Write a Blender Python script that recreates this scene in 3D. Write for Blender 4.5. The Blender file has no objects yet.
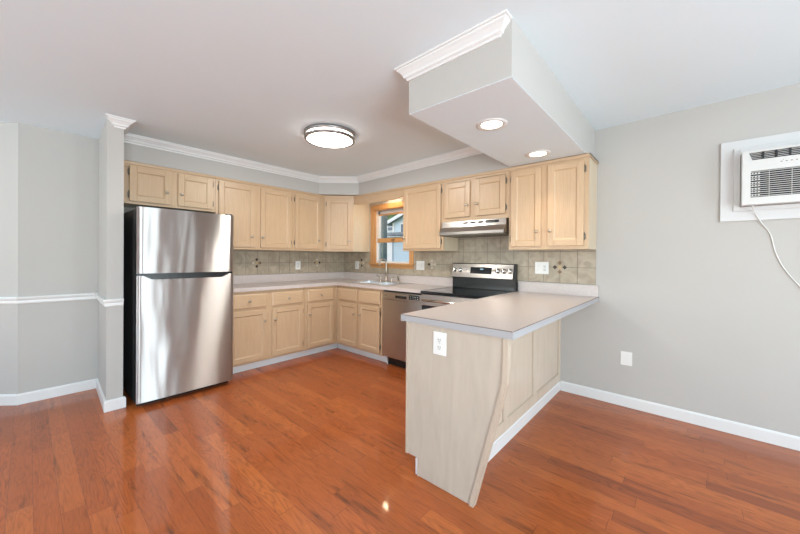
import bpy, bmesh, math, random
from mathutils import Vector, Matrix

random.seed(7)
C = bpy.context.scene.collection
SC = bpy.context.scene
PI = math.pi

# ------------------------------------------------------------------ camera
cam_d = bpy.data.cameras.new('camera')
cam = bpy.data.objects.new('camera', cam_d)
C.objects.link(cam)
YAW, PITCH, ROLL = math.radians(41.4376), math.radians(-0.2508), math.radians(0.4247)
fw = Vector((-math.sin(YAW)*math.cos(PITCH), math.cos(YAW)*math.cos(PITCH), math.sin(PITCH)))
rt = Vector((math.cos(YAW), math.sin(YAW), 0))
up = rt.cross(fw)
rt2 = rt*math.cos(ROLL) + up*math.sin(ROLL)
up2 = -rt*math.sin(ROLL) + up*math.cos(ROLL)
mw = Matrix(((rt2.x, up2.x, -fw.x, 4.245), (rt2.y, up2.y, -fw.y, -3.4203), (rt2.z, up2.z, -fw.z, 1.2679), (0, 0, 0, 1)))
cam.matrix_world = mw
cam_d.sensor_fit = 'HORIZONTAL'
cam_d.sensor_width = 36.0
cam_d.lens = 328.43/800*36.0
cam_d.shift_y = (259.32-267.0)/800.0
cam_d.clip_start = 0.02
SC.camera = cam

# ------------------------------------------------------------------ sky, daylight, exposure
SC.view_settings.view_transform = 'Standard'
SC.view_settings.look = 'None'
SC.view_settings.gamma = 1.0
SC.view_settings.use_curve_mapping = False
SC.view_settings.exposure = 0.10
world = bpy.data.worlds.new('sky')
SC.world = world
world.use_nodes = True
wn = world.node_tree
bg = wn.nodes['Background']
sky = wn.nodes.new('ShaderNodeTexSky')
sky.sky_type = 'NISHITA'
sky.sun_disc = False
sky.sun_elevation = math.radians(42)
sky.sun_rotation = math.radians(200)
wn.links.new(sky.outputs[0], bg.inputs[0])
bg.inputs[1].default_value = 0.33


def area(name, loc, target, sx, sy, power, color=(1, 1, 1)):
    d = bpy.data.lights.new(name, 'AREA')
    d.shape = 'RECTANGLE'
    d.size, d.size_y = sx, sy
    d.energy = power
    d.color = color
    o = bpy.data.objects.new(name, d)
    C.objects.link(o)
    o.location = loc
    dirv = Vector(target) - Vector(loc)
    o.rotation_euler = dirv.to_track_quat('-Z', 'Y').to_euler()
    return o


# added area lamps at unseen dining-side windows, most tilted up to brighten the ceiling
DAY = (0.80, 0.93, 1.0)
area('daylight_glass_door', (7.16, -1.72, 1.15), (0, -1.72, 5.0), 0.50, 2.1, 40, DAY)
area('daylight_sidelight', (7.16, -0.78, 1.15), (0, -0.78, 1.15), 0.14, 2.1, 7, DAY)
area('daylight_patio_door', (7.12, -3.9, 1.15), (5.8, -3.9, 2.1), 2.2, 2.0, 190, DAY)
area('back_window_uplight', (3.6, -6.8, 1.30), (3.6, -5.6, 4.6), 2.6, 1.2, 125, DAY)  # aimed steeply upward so the ceiling bounces soft light back
area('left_window_uplight', (0.2, -6.8, 1.30), (0.2, -5.6, 4.6), 1.4, 1.2, 72, DAY)

# ------------------------------------------------------------------ materials


def new_mat(name):
    m = bpy.data.materials.new(name)
    m.use_nodes = True
    nt = m.node_tree
    return m, nt, nt.nodes['Principled BSDF']


def simple(name, col, rough=0.5, metal=0.0, spec=0.5, coat=0.0, emit=None, noise=0.0, nscale=60, bump=0.0):
    m, nt, b = new_mat(name)
    b.inputs['Base Color'].default_value = (*col, 1)
    b.inputs['Roughness'].default_value = rough
    b.inputs['Metallic'].default_value = metal
    b.inputs['Specular IOR Level'].default_value = spec
    b.inputs['Coat Weight'].default_value = coat
    if emit:
        b.inputs['Emission Color'].default_value = (*emit[0], 1)
        b.inputs['Emission Strength'].default_value = emit[1]
    tc = nt.nodes.new('ShaderNodeTexCoord')
    n = nt.nodes.new('ShaderNodeTexNoise')
    n.inputs['Scale'].default_value = nscale
    n.inputs['Detail'].default_value = 3
    nt.links.new(tc.outputs['Object'], n.inputs['Vector'])
    if noise > 0:
        mx = nt.nodes.new('ShaderNodeMix')
        mx.data_type = 'RGBA'
        mx.inputs['A'].default_value = (*[c*(1-noise) for c in col], 1)
        mx.inputs['B'].default_value = (*[min(1, c*(1+noise)) for c in col], 1)
        nt.links.new(n.outputs[0], mx.inputs['Factor'])
        nt.links.new(mx.outputs['Result'], b.inputs['Base Color'])
    if bump > 0:
        bp = nt.nodes.new('ShaderNodeBump')
        bp.inputs['Strength'].default_value = bump
        bp.inputs['Distance'].default_value = 0.002
        nt.links.new(n.outputs[0], bp.inputs['Height'])
        nt.links.new(bp.outputs[0], b.inputs['Normal'])
    return m


def wood(name, c1, c2, scale, rough=0.35, coat=0.15):
    """fine straight grain: noise stretched along one axis"""
    m, nt, b = new_mat(name)
    N, L = nt.nodes, nt.links
    tc = N.new('ShaderNodeTexCoord')
    mp = N.new('ShaderNodeMapping')
    mp.inputs['Scale'].default_value = scale
    oi = N.new('ShaderNodeObjectInfo')
    ml = N.new('ShaderNodeMath')
    ml.operation = 'MULTIPLY'
    ml.inputs[1].default_value = 37.0
    L.new(oi.outputs['Random'], ml.inputs[0])
    cb = N.new('ShaderNodeCombineXYZ')
    for i in range(3):
        L.new(ml.outputs[0], cb.inputs[i])
    L.new(cb.outputs[0], mp.inputs['Location'])
    L.new(tc.outputs['Object'], mp.inputs['Vector'])
    n1 = N.new('ShaderNodeTexNoise')
    n1.inputs['Scale'].default_value = 1.0
    n1.inputs['Detail'].default_value = 5
    n1.inputs['Roughness'].default_value = 0.6
    n1.inputs['Distortion'].default_value = 0.4
    L.new(mp.outputs[0], n1.inputs['Vector'])
    cr = N.new('ShaderNodeValToRGB')
    cr.color_ramp.elements[0].position = 0.36
    cr.color_ramp.elements[0].color = (*c2, 1)
    cr.color_ramp.elements[1].position = 0.66
    cr.color_ramp.elements[1].color = (*c1, 1)
    L.new(n1.outputs[0], cr.inputs[0])
    L.new(cr.outputs[0], b.inputs['Base Color'])
    b.inputs['Roughness'].default_value = rough
    b.inputs['Coat Weight'].default_value = coat
    b.inputs['Coat Roughness'].default_value = 0.25
    return m


MAPLE1, MAPLE2 = (0.615, 0.435, 0.275), (0.545, 0.375, 0.230)
M = {}
M['maple_v'] = wood('maple_upright', MAPLE1, MAPLE2, (150, 150, 5))
M['maple_h'] = wood('maple_level', MAPLE1, MAPLE2, (5, 150, 150))
M['maple_side'] = wood('maple_plain_panel', (0.67, 0.545, 0.39), (0.62, 0.50, 0.35), (45, 45, 3))
M['pickled'] = wood('pickled_maple', (0.54, 0.47, 0.39), (0.48, 0.415, 0.34), (18, 18, 3.0), 0.45, 0.0)
M['pickled_lit'] = wood('pickled_maple_lit', (0.66, 0.56, 0.45), (0.61, 0.51, 0.405), (18, 18, 3.0), 0.4)  # paler copy for the dining side, its brighter lighting put into the colour
M['pickled_edge'] = wood('pickled_edging', (0.55, 0.455, 0.36), (0.50, 0.41, 0.32), (60, 60, 4), 0.4)
M['honey'] = wood('honey_stained_wood', (0.62, 0.33, 0.13), (0.52, 0.26, 0.095), (40, 40, 3), 0.3, 0.3)
M['honey_h'] = wood('honey_stained_wood_level', (0.62, 0.33, 0.13), (0.52, 0.26, 0.095), (3, 40, 40), 0.3, 0.3)
M['wall'] = simple('greige_wall_paint', (0.505, 0.487, 0.460), 0.75, spec=0.25, noise=0.015, nscale=3, bump=0.03)
M['ceil'] = simple('white_ceiling_paint', (0.77, 0.865, 0.91), 0.85, spec=0.2, noise=0.01, nscale=4)
M['trim'] = simple('white_trim_paint', (0.76, 0.76, 0.75), 0.35, spec=0.5)
M['frame'] = simple('white_board_paint', (0.64, 0.64, 0.64), 0.4)
M['kick'] = simple('white_vinyl_kick', (0.78, 0.79, 0.80), 0.45)
M['plastic'] = simple('white_plastic', (0.82, 0.82, 0.80), 0.35)
M['plastic2'] = simple('white_plastic_device', (0.76, 0.76, 0.74), 0.3)
M['acwhite'] = simple('off_white_plastic', (0.66, 0.655, 0.635), 0.45)
M['dark'] = simple('black_recess', (0.012, 0.012, 0.013), 0.6)
M['black'] = simple('black_enamel', (0.012, 0.013, 0.014), 0.25)
M['blackglass'] = simple('black_glass', (0.008, 0.008, 0.009), 0.06, spec=0.6)
M['ring'] = simple('grey_burner_ring', (0.05, 0.05, 0.052), 0.2)
M['body'] = simple('charcoal_painted_steel', (0.035, 0.036, 0.038), 0.4)
M['nickel'] = simple('satin_nickel', (0.50, 0.44, 0.37), 0.32, 1.0)
M['chrome'] = simple('brushed_chrome', (0.72, 0.70, 0.67), 0.2, 1.0)
M['hinge'] = simple('dull_pewter', (0.20, 0.18, 0.15), 0.4, 0.8)
M['sinksteel'] = simple('sink_steel', (0.72, 0.72, 0.72), 0.28, 1.0)
M['lamp'] = simple('lamp_lens', (0.9, 0.9, 0.88), 0.5, emit=((1.0, 0.95, 0.88), 11.0))
M['can'] = simple('downlight_lens', (0.9, 0.9, 0.88), 0.5, emit=((1.0, 0.88, 0.72), 6.0))
M['bulb'] = simple('small_lamp_lens', (0.9, 0.85, 0.7), 0.5, emit=((1.0, 0.80, 0.54), 130.0))
M['brushed'] = simple('lamp_rim_nickel', (0.36, 0.355, 0.35), 0.4, 1.0)
M['display'] = simple('lit_clock_digits', (0.1, 0.2, 0.25), 0.4, emit=((0.45, 0.75, 0.9), 0.35))
M['grout'] = simple('grey_grout', (0.21, 0.185, 0.15), 0.9)
M['siding'] = simple('pale_blue_siding', (0.52, 0.64, 0.70), 0.7)
M['roofing'] = simple('grey_shingles', (0.20, 0.23, 0.25), 0.9, noise=0.2, nscale=20)
M['leaf'] = simple('tree_leaves', (0.10, 0.22, 0.06), 0.7, noise=0.5, nscale=6)
M['bark'] = simple('tree_bark', (0.16, 0.12, 0.09), 0.9, noise=0.3, nscale=12)
M['grass'] = simple('lawn', (0.14, 0.25, 0.07), 0.9, noise=0.3, nscale=3)
M['mossy'] = simple('mossy_wood', (0.16, 0.20, 0.17), 0.8, noise=0.25, nscale=10)
M['winblue'] = simple('dark_window_glass', (0.05, 0.10, 0.16), 0.15)
M['dk_diamond'] = simple('dark_brown_tile', (0.035, 0.018, 0.012), 0.3)
M['md_diamond'] = simple('brown_tile', (0.20, 0.12, 0.06), 0.3)
M['lt_diamond'] = simple('tan_tile', (0.52, 0.38, 0.22), 0.3)
M['pale_diamond'] = simple('pale_tile', (0.60, 0.54, 0.45), 0.3)


def steel_mat(name, base, rough, aniso, wavy=0.0):
    """brushed metal: reflections smear along the vertical"""
    m = bpy.data.materials.new(name)
    m.use_nodes = True
    nt = m.node_tree
    nt.nodes.clear()
    N, L = nt.nodes, nt.links
    out = N.new('ShaderNodeOutputMaterial')
    g = N.new('ShaderNodeBsdfAnisotropic')
    g.inputs['Color'].default_value = (*base, 1)
    g.inputs['Roughness'].default_value = rough
    g.inputs['Anisotropy'].default_value = aniso
    tg = N.new('ShaderNodeTangent')
    tg.direction_type = 'RADIAL'
    tg.axis = 'Z'
    L.new(tg.outputs[0], g.inputs['Tangent'])
    if wavy > 0:
        tc = N.new('ShaderNodeTexCoord')
        mp = N.new('ShaderNodeMapping')
        mp.inputs['Scale'].default_value = (7, 7, 1.6)
        n = N.new('ShaderNodeTexNoise')
        n.inputs['Scale'].default_value = 1.0
        n.inputs['Detail'].default_value = 1
        L.new(tc.outputs['Object'], mp.inputs[0])
        L.new(mp.outputs[0], n.inputs['Vector'])
        bp = N.new('ShaderNodeBump')
        bp.inputs['Strength'].default_value = 1.0
        bp.inputs['Distance'].default_value = wavy
        L.new(n.outputs[0], bp.inputs['Height'])
        L.new(bp.outputs[0], g.inputs['Normal'])
    L.new(g.outputs[0], out.inputs[0])
    return m


M['steel'] = steel_mat('brushed_stainless', (0.55, 0.54, 0.525), 0.30, 0.82, 0.003)
M['steel2'] = steel_mat('brushed_stainless_warm', (0.56, 0.52, 0.48), 0.34, 0.5)
M['steelh'] = steel_mat('brushed_stainless_hood', (0.42, 0.395, 0.37), 0.30, 0.2)


def laminate():
    m, nt, b = new_mat('speckled_laminate')
    N, L = nt.nodes, nt.links
    tc = N.new('ShaderNodeTexCoord')
    n = N.new('ShaderNodeTexNoise')
    n.inputs['Scale'].default_value = 130
    n.inputs['Detail'].default_value = 4
    L.new(tc.outputs['Object'], n.inputs['Vector'])
    cr = N.new('ShaderNodeValToRGB')
    cr.color_ramp.elements[0].position = 0.35
    cr.color_ramp.elements[0].color = (0.54, 0.475, 0.45, 1)
    cr.color_ramp.elements[1].position = 0.62
    cr.color_ramp.elements[1].color = (0.625, 0.56, 0.535, 1)
    L.new(n.outputs[0], cr.inputs[0])
    L.new(cr.outputs[0], b.inputs['Base Color'])
    b.inputs['Roughness'].default_value = 0.28
    return m


M['laminate'] = laminate()
M['band'] = simple('daylight_tinted_edge', (0.40, 0.40, 0.415), 0.35, noise=0.05, nscale=150)  # cool, dimmer daylight on the laminate edges, painted in as a greyer colour
M['seam'] = simple('dark_laminate_seam', (0.20, 0.15, 0.13), 0.5)


def stone_tile():
    m, nt, b = new_mat('beige_stone_tile')
    N, L = nt.nodes, nt.links
    tc = N.new('ShaderNodeTexCoord')
    n = N.new('ShaderNodeTexNoise')
    n.inputs['Scale'].default_value = 9
    n.inputs['Detail'].default_value = 6
    n.inputs['Distortion'].default_value = 1.2
    L.new(tc.outputs['Object'], n.inputs['Vector'])
    cr = N.new('ShaderNodeValToRGB')
    cr.color_ramp.elements[0].position = 0.33
    cr.color_ramp.elements[0].color = (0.345, 0.285, 0.21, 1)
    cr.color_ramp.elements[1].position = 0.68
    cr.color_ramp.elements[1].color = (0.475, 0.405, 0.31, 1)
    L.new(n.outputs[0], cr.inputs[0])
    L.new(cr.outputs[0], b.inputs['Base Color'])
    b.inputs['Roughness'].default_value = 0.35
    return m


M['tile'] = stone_tile()


def plank_floor():
    m, nt, b = new_mat('red_oak_planks')
    N, L = nt.nodes, nt.links

    def math_(op, a, bb=None):
        n = N.new('ShaderNodeMath')
        n.operation = op
        for i, v in enumerate((a, bb)):
            if v is None:
                continue
            if isinstance(v, (int, float)):
                n.inputs[i].default_value = v
            else:
                L.new(v, n.inputs[i])
        return n.outputs[0]
    tc = N.new('ShaderNodeTexCoord')
    sp = N.new('ShaderNodeSeparateXYZ')
    L.new(tc.outputs['Object'], sp.inputs[0])
    W, LEN = 0.0885, 1.05
    yy = math_('DIVIDE', math_('ADD', sp.outputs[1], 40*W + 0.038), W)
    row = math_('FLOOR', yy)
    fy = math_('FRACT', yy)
    wn1 = N.new('ShaderNodeTexWhiteNoise')
    wn1.noise_dimensions = '1D'
    L.new(row, wn1.inputs['W'])
    xx = math_('ADD', math_('DIVIDE', sp.outputs[0], LEN), math_('MULTIPLY', wn1.outputs['Value'], 9.0))
    col = math_('FLOOR', xx)
    fx = math_('FRACT', xx)
    pid = math_('ADD', math_('MULTIPLY', row, 13.37), math_('MULTIPLY', col, 7.77))
    wn2 = N.new('ShaderNodeTexWhiteNoise')
    wn2.noise_dimensions = '1D'
    L.new(pid, wn2.inputs['W'])
    rnd = wn2.outputs['Value']
    # grain, offset for each plank
    cb = N.new('ShaderNodeCombineXYZ')
    L.new(math_('MULTIPLY', sp.outputs[0], 1.6), cb.inputs[0])
    L.new(math_('MULTIPLY', sp.outputs[1], 10.0), cb.inputs[1])
    L.new(math_('MULTIPLY', rnd, 90.0), cb.inputs[2])
    g = N.new('ShaderNodeTexNoise')
    g.inputs['Scale'].default_value = 1.4
    g.inputs['Detail'].default_value = 2
    g.inputs['Roughness'].default_value = 0.4
    L.new(cb.outputs[0], g.inputs['Vector'])
    rings = math_('ABSOLUTE', math_('SINE', math_('MULTIPLY', g.outputs[0], 40.0)))   # cathedral figure
    cb2 = N.new('ShaderNodeCombineXYZ')
    L.new(math_('MULTIPLY', sp.outputs[0], 14.0), cb2.inputs[0])
    L.new(math_('MULTIPLY', sp.outputs[1], 330.0), cb2.inputs[1])
    L.new(math_('MULTIPLY', rnd, 50.0), cb2.inputs[2])
    g2 = N.new('ShaderNodeTexNoise')
    g2.inputs['Scale'].default_value = 1.0
    g2.inputs['Detail'].default_value = 4
    L.new(cb2.outputs[0], g2.inputs['Vector'])
    cr = N.new('ShaderNodeValToRGB')
    e = cr.color_ramp.elements
    e[0].position = 0.0
    e[0].color = (0.25, 0.056, 0.012, 1)
    e[1].position = 1.0
    e[1].color = (0.42, 0.108, 0.022, 1)
    k = e.new(0.5)
    k.color = (0.36, 0.083, 0.016, 1)
    k = e.new(0.10)
    k.color = (0.32, 0.073, 0.014, 1)
    L.new(rnd, cr.inputs[0])
    wn3 = N.new('ShaderNodeTexWhiteNoise')
    wn3.noise_dimensions = '1D'
    L.new(math_('ADD', pid, 3.3), wn3.inputs['W'])
    gw = math_('ADD', math_('MULTIPLY', wn3.outputs['Value'], 0.42), 0.10)
    lines = math_('MULTIPLY', math_('SUBTRACT', math_('POWER', rings, 0.5), 0.8), gw)
    cb3 = N.new('ShaderNodeCombineXYZ')
    L.new(math_('MULTIPLY', sp.outputs[0], 2.6), cb3.inputs[0])
    L.new(math_('MULTIPLY', sp.outputs[1], 22.0), cb3.inputs[1])
    L.new(math_('MULTIPLY', rnd, 70.0), cb3.inputs[2])
    g3 = N.new('ShaderNodeTexNoise')
    g3.inputs['Scale'].default_value = 1.0
    g3.inputs['Detail'].default_value = 3
    L.new(cb3.outputs[0], g3.inputs['Vector'])
    streak = math_('MULTIPLY', math_('MAXIMUM', math_('SUBTRACT', g3.outputs[0], 0.58), 0.0), -3.2)
    grain = math_('ADD', math_('ADD', lines, streak), math_('ADD', math_('MULTIPLY', g2.outputs[0], 0.80), 0.36))
    grain = math_('ADD', grain, 0.30)
    mul = N.new('ShaderNodeVectorMath')
    mul.operation = 'SCALE'
    L.new(cr.outputs[0], mul.inputs[0])
    L.new(grain, mul.inputs['Scale'])
    seam_y = math_('LESS_THAN', math_('MINIMUM', fy, math_('SUBTRACT', 1.0, fy)), 0.012)
    seam_x = math_('LESS_THAN', math_('MINIMUM', fx, math_('SUBTRACT', 1.0, fx)), 0.0014)
    seam = math_('MAXIMUM', seam_y, seam_x)
    mx = N.new('ShaderNodeMix')
    mx.data_type = 'RGBA'
    L.new(math_('MULTIPLY', seam, 0.55), mx.inputs['Factor'])
    L.new(mul.outputs[0], mx.inputs['A'])
    mx.inputs['B'].default_value = (0.07, 0.018, 0.008, 1)
    L.new(mx.outputs['Result'], b.inputs['Base Color'])
    b.inputs['Roughness'].default_value = 0.42
    b.inputs['Specular IOR Level'].default_value = 0.3
    b.inputs['Coat Weight'].default_value = 0.5
    b.inputs['Coat Roughness'].default_value = 0.07
    bp = N.new('ShaderNodeBump')
    bp.inputs['Strength'].default_value = 0.25
    bp.inputs['Distance'].default_value = 0.001
    h = math_('SUBTRACT', math_('MULTIPLY', g2.outputs[0], 0.15), seam)
    L.new(h, bp.inputs['Height'])
    L.new(bp.outputs[0], b.inputs['Normal'])
    return m


M['floor'] = plank_floor()


def glass_mat():
    m = bpy.data.materials.new('clear_window_glass')
    m.use_nodes = True
    nt = m.node_tree
    nt.nodes.clear()
    out = nt.nodes.new('ShaderNodeOutputMaterial')
    mix = nt.nodes.new('ShaderNodeMixShader')
    tr = nt.nodes.new('ShaderNodeBsdfTransparent')
    gl = nt.nodes.new('ShaderNodeBsdfGlossy')
    gl.inputs['Roughness'].default_value = 0.02
    fr = nt.nodes.new('ShaderNodeFresnel')
    fr.inputs[0].default_value = 1.3
    nt.links.new(fr.outputs[0], mix.inputs[0])
    nt.links.new(tr.outputs[0], mix.inputs[1])
    nt.links.new(gl.outputs[0], mix.inputs[2])
    nt.links.new(mix.outputs[0], out.inputs[0])
    return m


M['glass'] = glass_mat()

# ------------------------------------------------------------------ mesh helpers


class MB:
    """collects shapes and links them as one mesh object"""

    def __init__(self):
        self.v, self.f, self.mi, self.sm = [], [], [], []

    def add(self, verts, faces, mi=0, smooth=False):
        o = len(self.v)
        self.v += [tuple(p) for p in verts]
        for f in faces:
            self.f.append([o+i for i in f])
            self.mi.append(mi)
            self.sm.append(smooth)
        return self

    def box(self, x0, x1, y0, y1, z0, z1, mi=0):
        x0, x1 = min(x0, x1), max(x0, x1)
        y0, y1 = min(y0, y1), max(y0, y1)
        z0, z1 = min(z0, z1), max(z0, z1)
        v = [(x0, y0, z0), (x1, y0, z0), (x1, y1, z0), (x0, y1, z0), (x0, y0, z1), (x1, y0, z1), (x1, y1, z1), (x0, y1, z1)]
        return self.add(v, [(0, 3, 2, 1), (4, 5, 6, 7), (0, 1, 5, 4), (1, 2, 6, 5), (2, 3, 7, 6), (3, 0, 4, 7)], mi)

    def prism(self, poly, axis, a0, a1, mi=0):
        """poly in the two axes other than `axis` (order x,y,z), extruded from a0 to a1"""
        def put(p, a):
            if axis == 'x':
                return (a, p[0], p[1])
            if axis == 'y':
                return (p[0], a, p[1])
            return (p[0], p[1], a)
        n = len(poly)
        v = [put(p, a0) for p in poly] + [put(p, a1) for p in poly]
        f = [tuple(range(n))[::-1], tuple(range(n, 2*n))] + [(i, (i+1) % n, n+(i+1) % n, n+i) for i in range(n)]
        return self.add(v, f, mi)

    def lathe(self, prof, origin, axis=(0, 0, 1), seg=20, mi=0, smooth=True):
        """prof = [(radius, height)] turned round `axis` through origin"""
        ax = Vector(axis).normalized()
        q = Vector((0, 0, 1)).rotation_difference(ax)
        v, f = [], []
        n = len(prof)
        for k in range(seg):
            a = 2*PI*k/seg
            for r, h in prof:
                p = q @ Vector((r*math.cos(a), r*math.sin(a), h))
                v.append(Vector(origin)+p)
        for k in range(seg):
            k2 = (k+1) % seg
            for i in range(n-1):
                f.append((k*n+i, k2*n+i, k2*n+i+1, k*n+i+1))
        f.append([k*n for k in range(seg)][::-1])
        f.append([k*n+n-1 for k in range(seg)])
        return self.add(v, f, mi, smooth)

    def tube(self, pts, r, seg=10, mi=0):
        pts = [Vector(p) for p in pts]
        n = len(pts)
        rr = r if isinstance(r, (list, tuple)) else [r]*n
        v, f = [], []
        ref = None
        for i, p in enumerate(pts):
            d = (pts[min(i+1, n-1)] - pts[max(i-1, 0)]).normalized()
            if ref is None:
                ref = Vector((0, 0, 1)) if abs(d.z) < 0.9 else Vector((1, 0, 0))
            a = d.cross(ref).normalized()
            b = d.cross(a).normalized()
            ref = -b if False else ref
            for k in range(seg):
                t = 2*PI*k/seg
                v.append(p + a*math.cos(t)*rr[i] + b*math.sin(t)*rr[i])
        for i in range(n-1):
            for k in range(seg):
                k2 = (k+1) % seg
                f.append((i*seg+k, i*seg+k2, (i+1)*seg+k2, (i+1)*seg+k))
        f.append(list(range(seg))[::-1])
        f.append([(n-1)*seg+k for k in range(seg)])
        return self.add(v, f, mi, True)

    def build(self, name, mats, parent=None, bevel=0.0, segs=2, loc=(0, 0, 0), rotz=0.0):
        me = bpy.data.meshes.new(name)
        me.from_pydata(self.v, [], self.f)
        if not isinstance(mats, (list, tuple)):
            mats = [mats]
        for m in mats:
            me.materials.append(M[m] if isinstance(m, str) else m)
        for p, mi, s in zip(me.polygons, self.mi, self.sm):
            p.material_index = mi
            p.use_smooth = s
        bm = bmesh.new()
        bm.from_mesh(me)
        bmesh.ops.recalc_face_normals(bm, faces=bm.faces)
        bm.to_mesh(me)
        bm.free()
        o = bpy.data.objects.new(name, me)
        C.objects.link(o)
        o.location = loc
        o.rotation_euler = (0, 0, rotz)
        if parent:
            o.parent = parent
        if bevel > 0:
            bv = o.modifiers.new('bevel', 'BEVEL')
            bv.width = bevel
            bv.segments = segs
            bv.limit_method = 'ANGLE'
            bv.angle_limit = math.radians(50)
        return o


def thing(name, label, cat, loc=(0, 0, 0), rotz=0.0, group=None):
    o = bpy.data.objects.new(name, None)
    C.objects.link(o)
    o.empty_display_size = 0.1
    o.location = loc
    o.rotation_euler = (0, 0, rotz)
    o['label'] = label
    o['category'] = cat
    if group:
        o['group'] = group
    return o


def tag(o, label, cat, group=None):
    o['label'] = label
    o['category'] = cat
    if group:
        o['group'] = group
    return o


def struct(o, label, cat):
    o['kind'] = 'structure'
    o['label'] = label
    o['category'] = cat
    return o


def cz(x):
    """height of the slightly uneven ceiling"""
    return 2.385 + 0.0155*x


# ------------------------------------------------------------------ the setting
HC, TH = 0.929, 0.039          # worktop height and thickness
CAB_TOP = HC - TH              # top of the base cabinets
ZB, ZT = 1.355, 2.140          # underside and top of the wall cabinets
SOF = 2.156                    # underside of the soffits

m = MB()
m.add([(-1.6, -7.2, 0), (7.4, -7.2, 0), (7.4, 0.0, 0), (-1.6, 0.0, 0)], [(0, 1, 2, 3)])
struct(m.build('floor', 'floor'), 'glossy red oak plank floor running through kitchen and dining area', 'floor')

m = MB()
xa, xb_, t = -1.6, 7.4, 0.1
v = [(xa, -7.2, cz(xa)), (xb_, -7.2, cz(xb_)), (xb_, 0.1, cz(xb_)), (xa, 0.1, cz(xa))]
m.add(v + [(a, b, c+t) for a, b, c in v], [(0, 3, 2, 1), (4, 5, 6, 7), (0, 1, 5, 4), (1, 2, 6, 5), (2, 3, 7, 6), (3, 0, 4, 7)])
struct(m.build('ceiling', 'ceil'), 'flat white painted ceiling over kitchen and dining area', 'ceiling')

WT = 2.53
# wall with the sink, range and air conditioner; window opening left free
WX0, WX1, WZ0, WZ1 = 0.715, 1.405, 1.19, 1.975
m = MB()
m.box(-0.12, WX0, 0, 0.12, 0, WT).box(WX1, 7.4, 0, 0.12, 0, WT)
m.box(WX0, WX1, 0, 0.12, 0, WZ0).box(WX0, WX1, 0, 0.12, WZ1, WT)
struct(m.build('wall_back', 'wall'), 'long greige wall behind sink, range and air conditioner', 'wall')
m = MB()
m.prism([(0, 0), (0, -2.9), (-0.015, -2.9), (-0.015, -3.475), (-0.13, -3.425), (-0.13, 0)], 'z', 0, WT)
struct(m.build('wall_left', 'wall'), 'greige wall behind refrigerator and left cabinets', 'wall')
m = MB()
m.prism([(-0.015, -3.4755), (-1.4, -4.86), (-1.49, -4.78), (-0.13, -3.425)], 'z', 0, WT)
struct(m.build('wall_angled', 'wall'), 'angled greige wall at the far left edge', 'wall')
m = MB().prism([(-0.02, -2.972), (0.697, -2.998), (0.697, -2.892), (-0.02, -2.892)], 'z', 0, WT)
struct(m.build('wall_wing', 'wall'), 'short greige wing wall standing left of the refrigerator', 'wall')
# walls behind the viewer, with their daylight openings
m = MB()
m.box(-1.52, -1.4, -7.2, -4.85, 0, WT)
struct(m.build('wall_far_left', 'wall'), 'plain wall behind the viewer on the left', 'wall')
m = MB()
for a, b in ((-1.4, -0.5), (0.9, 2.3), (4.9, 7.2)):
    m.box(a, b, -7.1, -7.0, 0, WT)
for a, b in ((-0.5, 0.9), (2.3, 4.9)):
    m.box(a, b, -7.1, -7.0, 0, 0.7).box(a, b, -7.1, -7.0, 2.2, WT)
struct(m.build('wall_front', 'wall'), 'wall with windows behind the viewer', 'wall')
m = MB()
for a, b in ((-7.0, -5.05), (-2.75, -2.05), (-1.39, -0.86), (-0.70, 0.0)):
    m.box(7.2, 7.3, a, b, 0, WT+0.05)
m.box(7.2, 7.3, -5.05, -2.75, 2.22, WT+0.05).box(7.2, 7.3, -2.05, -1.39, 2.22, WT+0.05).box(7.2, 7.3, -0.86, -0.70, 2.22, WT+0.05)
struct(m.build('wall_right', 'wall'), 'dining wall with glass door beside the viewer', 'wall')

# soffits over the wall cabinets and the peninsula
XS0, XS1, YS = 2.938, 3.588, -1.867
DG = 0.715
m = MB()
m.prism([(0.001, -2.891), (0.32, -2.891), (0.32, -DG), (DG, -0.32), (XS0, -0.32), (XS0, YS), (XS1, YS), (XS1, -0.001), (0.001, -0.001)], 'z', SOF, WT)
struct(m.build('wall_soffit', ['wall']), 'boxed soffit above the wall cabinets reaching out over the peninsula', 'soffit')
m = MB().box(XS0+0.001, XS1-0.001, YS+0.001, -0.345, SOF-0.004, SOF-0.0005)
struct(m.build('ceiling_soffit', 'ceil'), 'white underside of the soffit over the peninsula holding two downlights', 'ceiling')

# crown moulding swept along the soffit
prof = [(0.0, -0.074), (0.010, -0.074), (0.012, -0.062), (0.024, -0.056), (0.028, -0.044), (0.044, -0.026), (0.054, -0.018), (0.056, -0.010), (0.066, -0.008), (0.068, 0.004), (0.0, 0.004)]


def sweep(path, profile, top):
    n = len(path)
    P = [Vector((a, b)) for a, b in path]
    verts, faces = [], []
    for i in range(n):
        d0 = (P[i]-P[i-1]).normalized() if i > 0 else None
        d1 = (P[i+1]-P[i]).normalized() if i < n-1 else None
        n0 = Vector((-d0.y, d0.x)) if d0 else None
        n1 = Vector((-d1.y, d1.x)) if d1 else None
        if n0 is None:
            off = n1
        elif n1 is None:
            off = n0
        else:
            off = (n0+n1) / (1+n0.dot(n1))
        for a, h in profile:
            p = P[i]+off*a
            verts.append((p.x, p.y, top(p.x)+h))
    k = len(profile)
    for i in range(n-1):
        for j in range(k):
            j2 = (j+1) % k
            faces.append((i*k+j, i*k+j2, (i+1)*k+j2, (i+1)*k+j))
    faces.append(list(range(k))[::-1])
    faces.append([(n-1)*k+j for j in range(k)])
    return verts, faces


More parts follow.
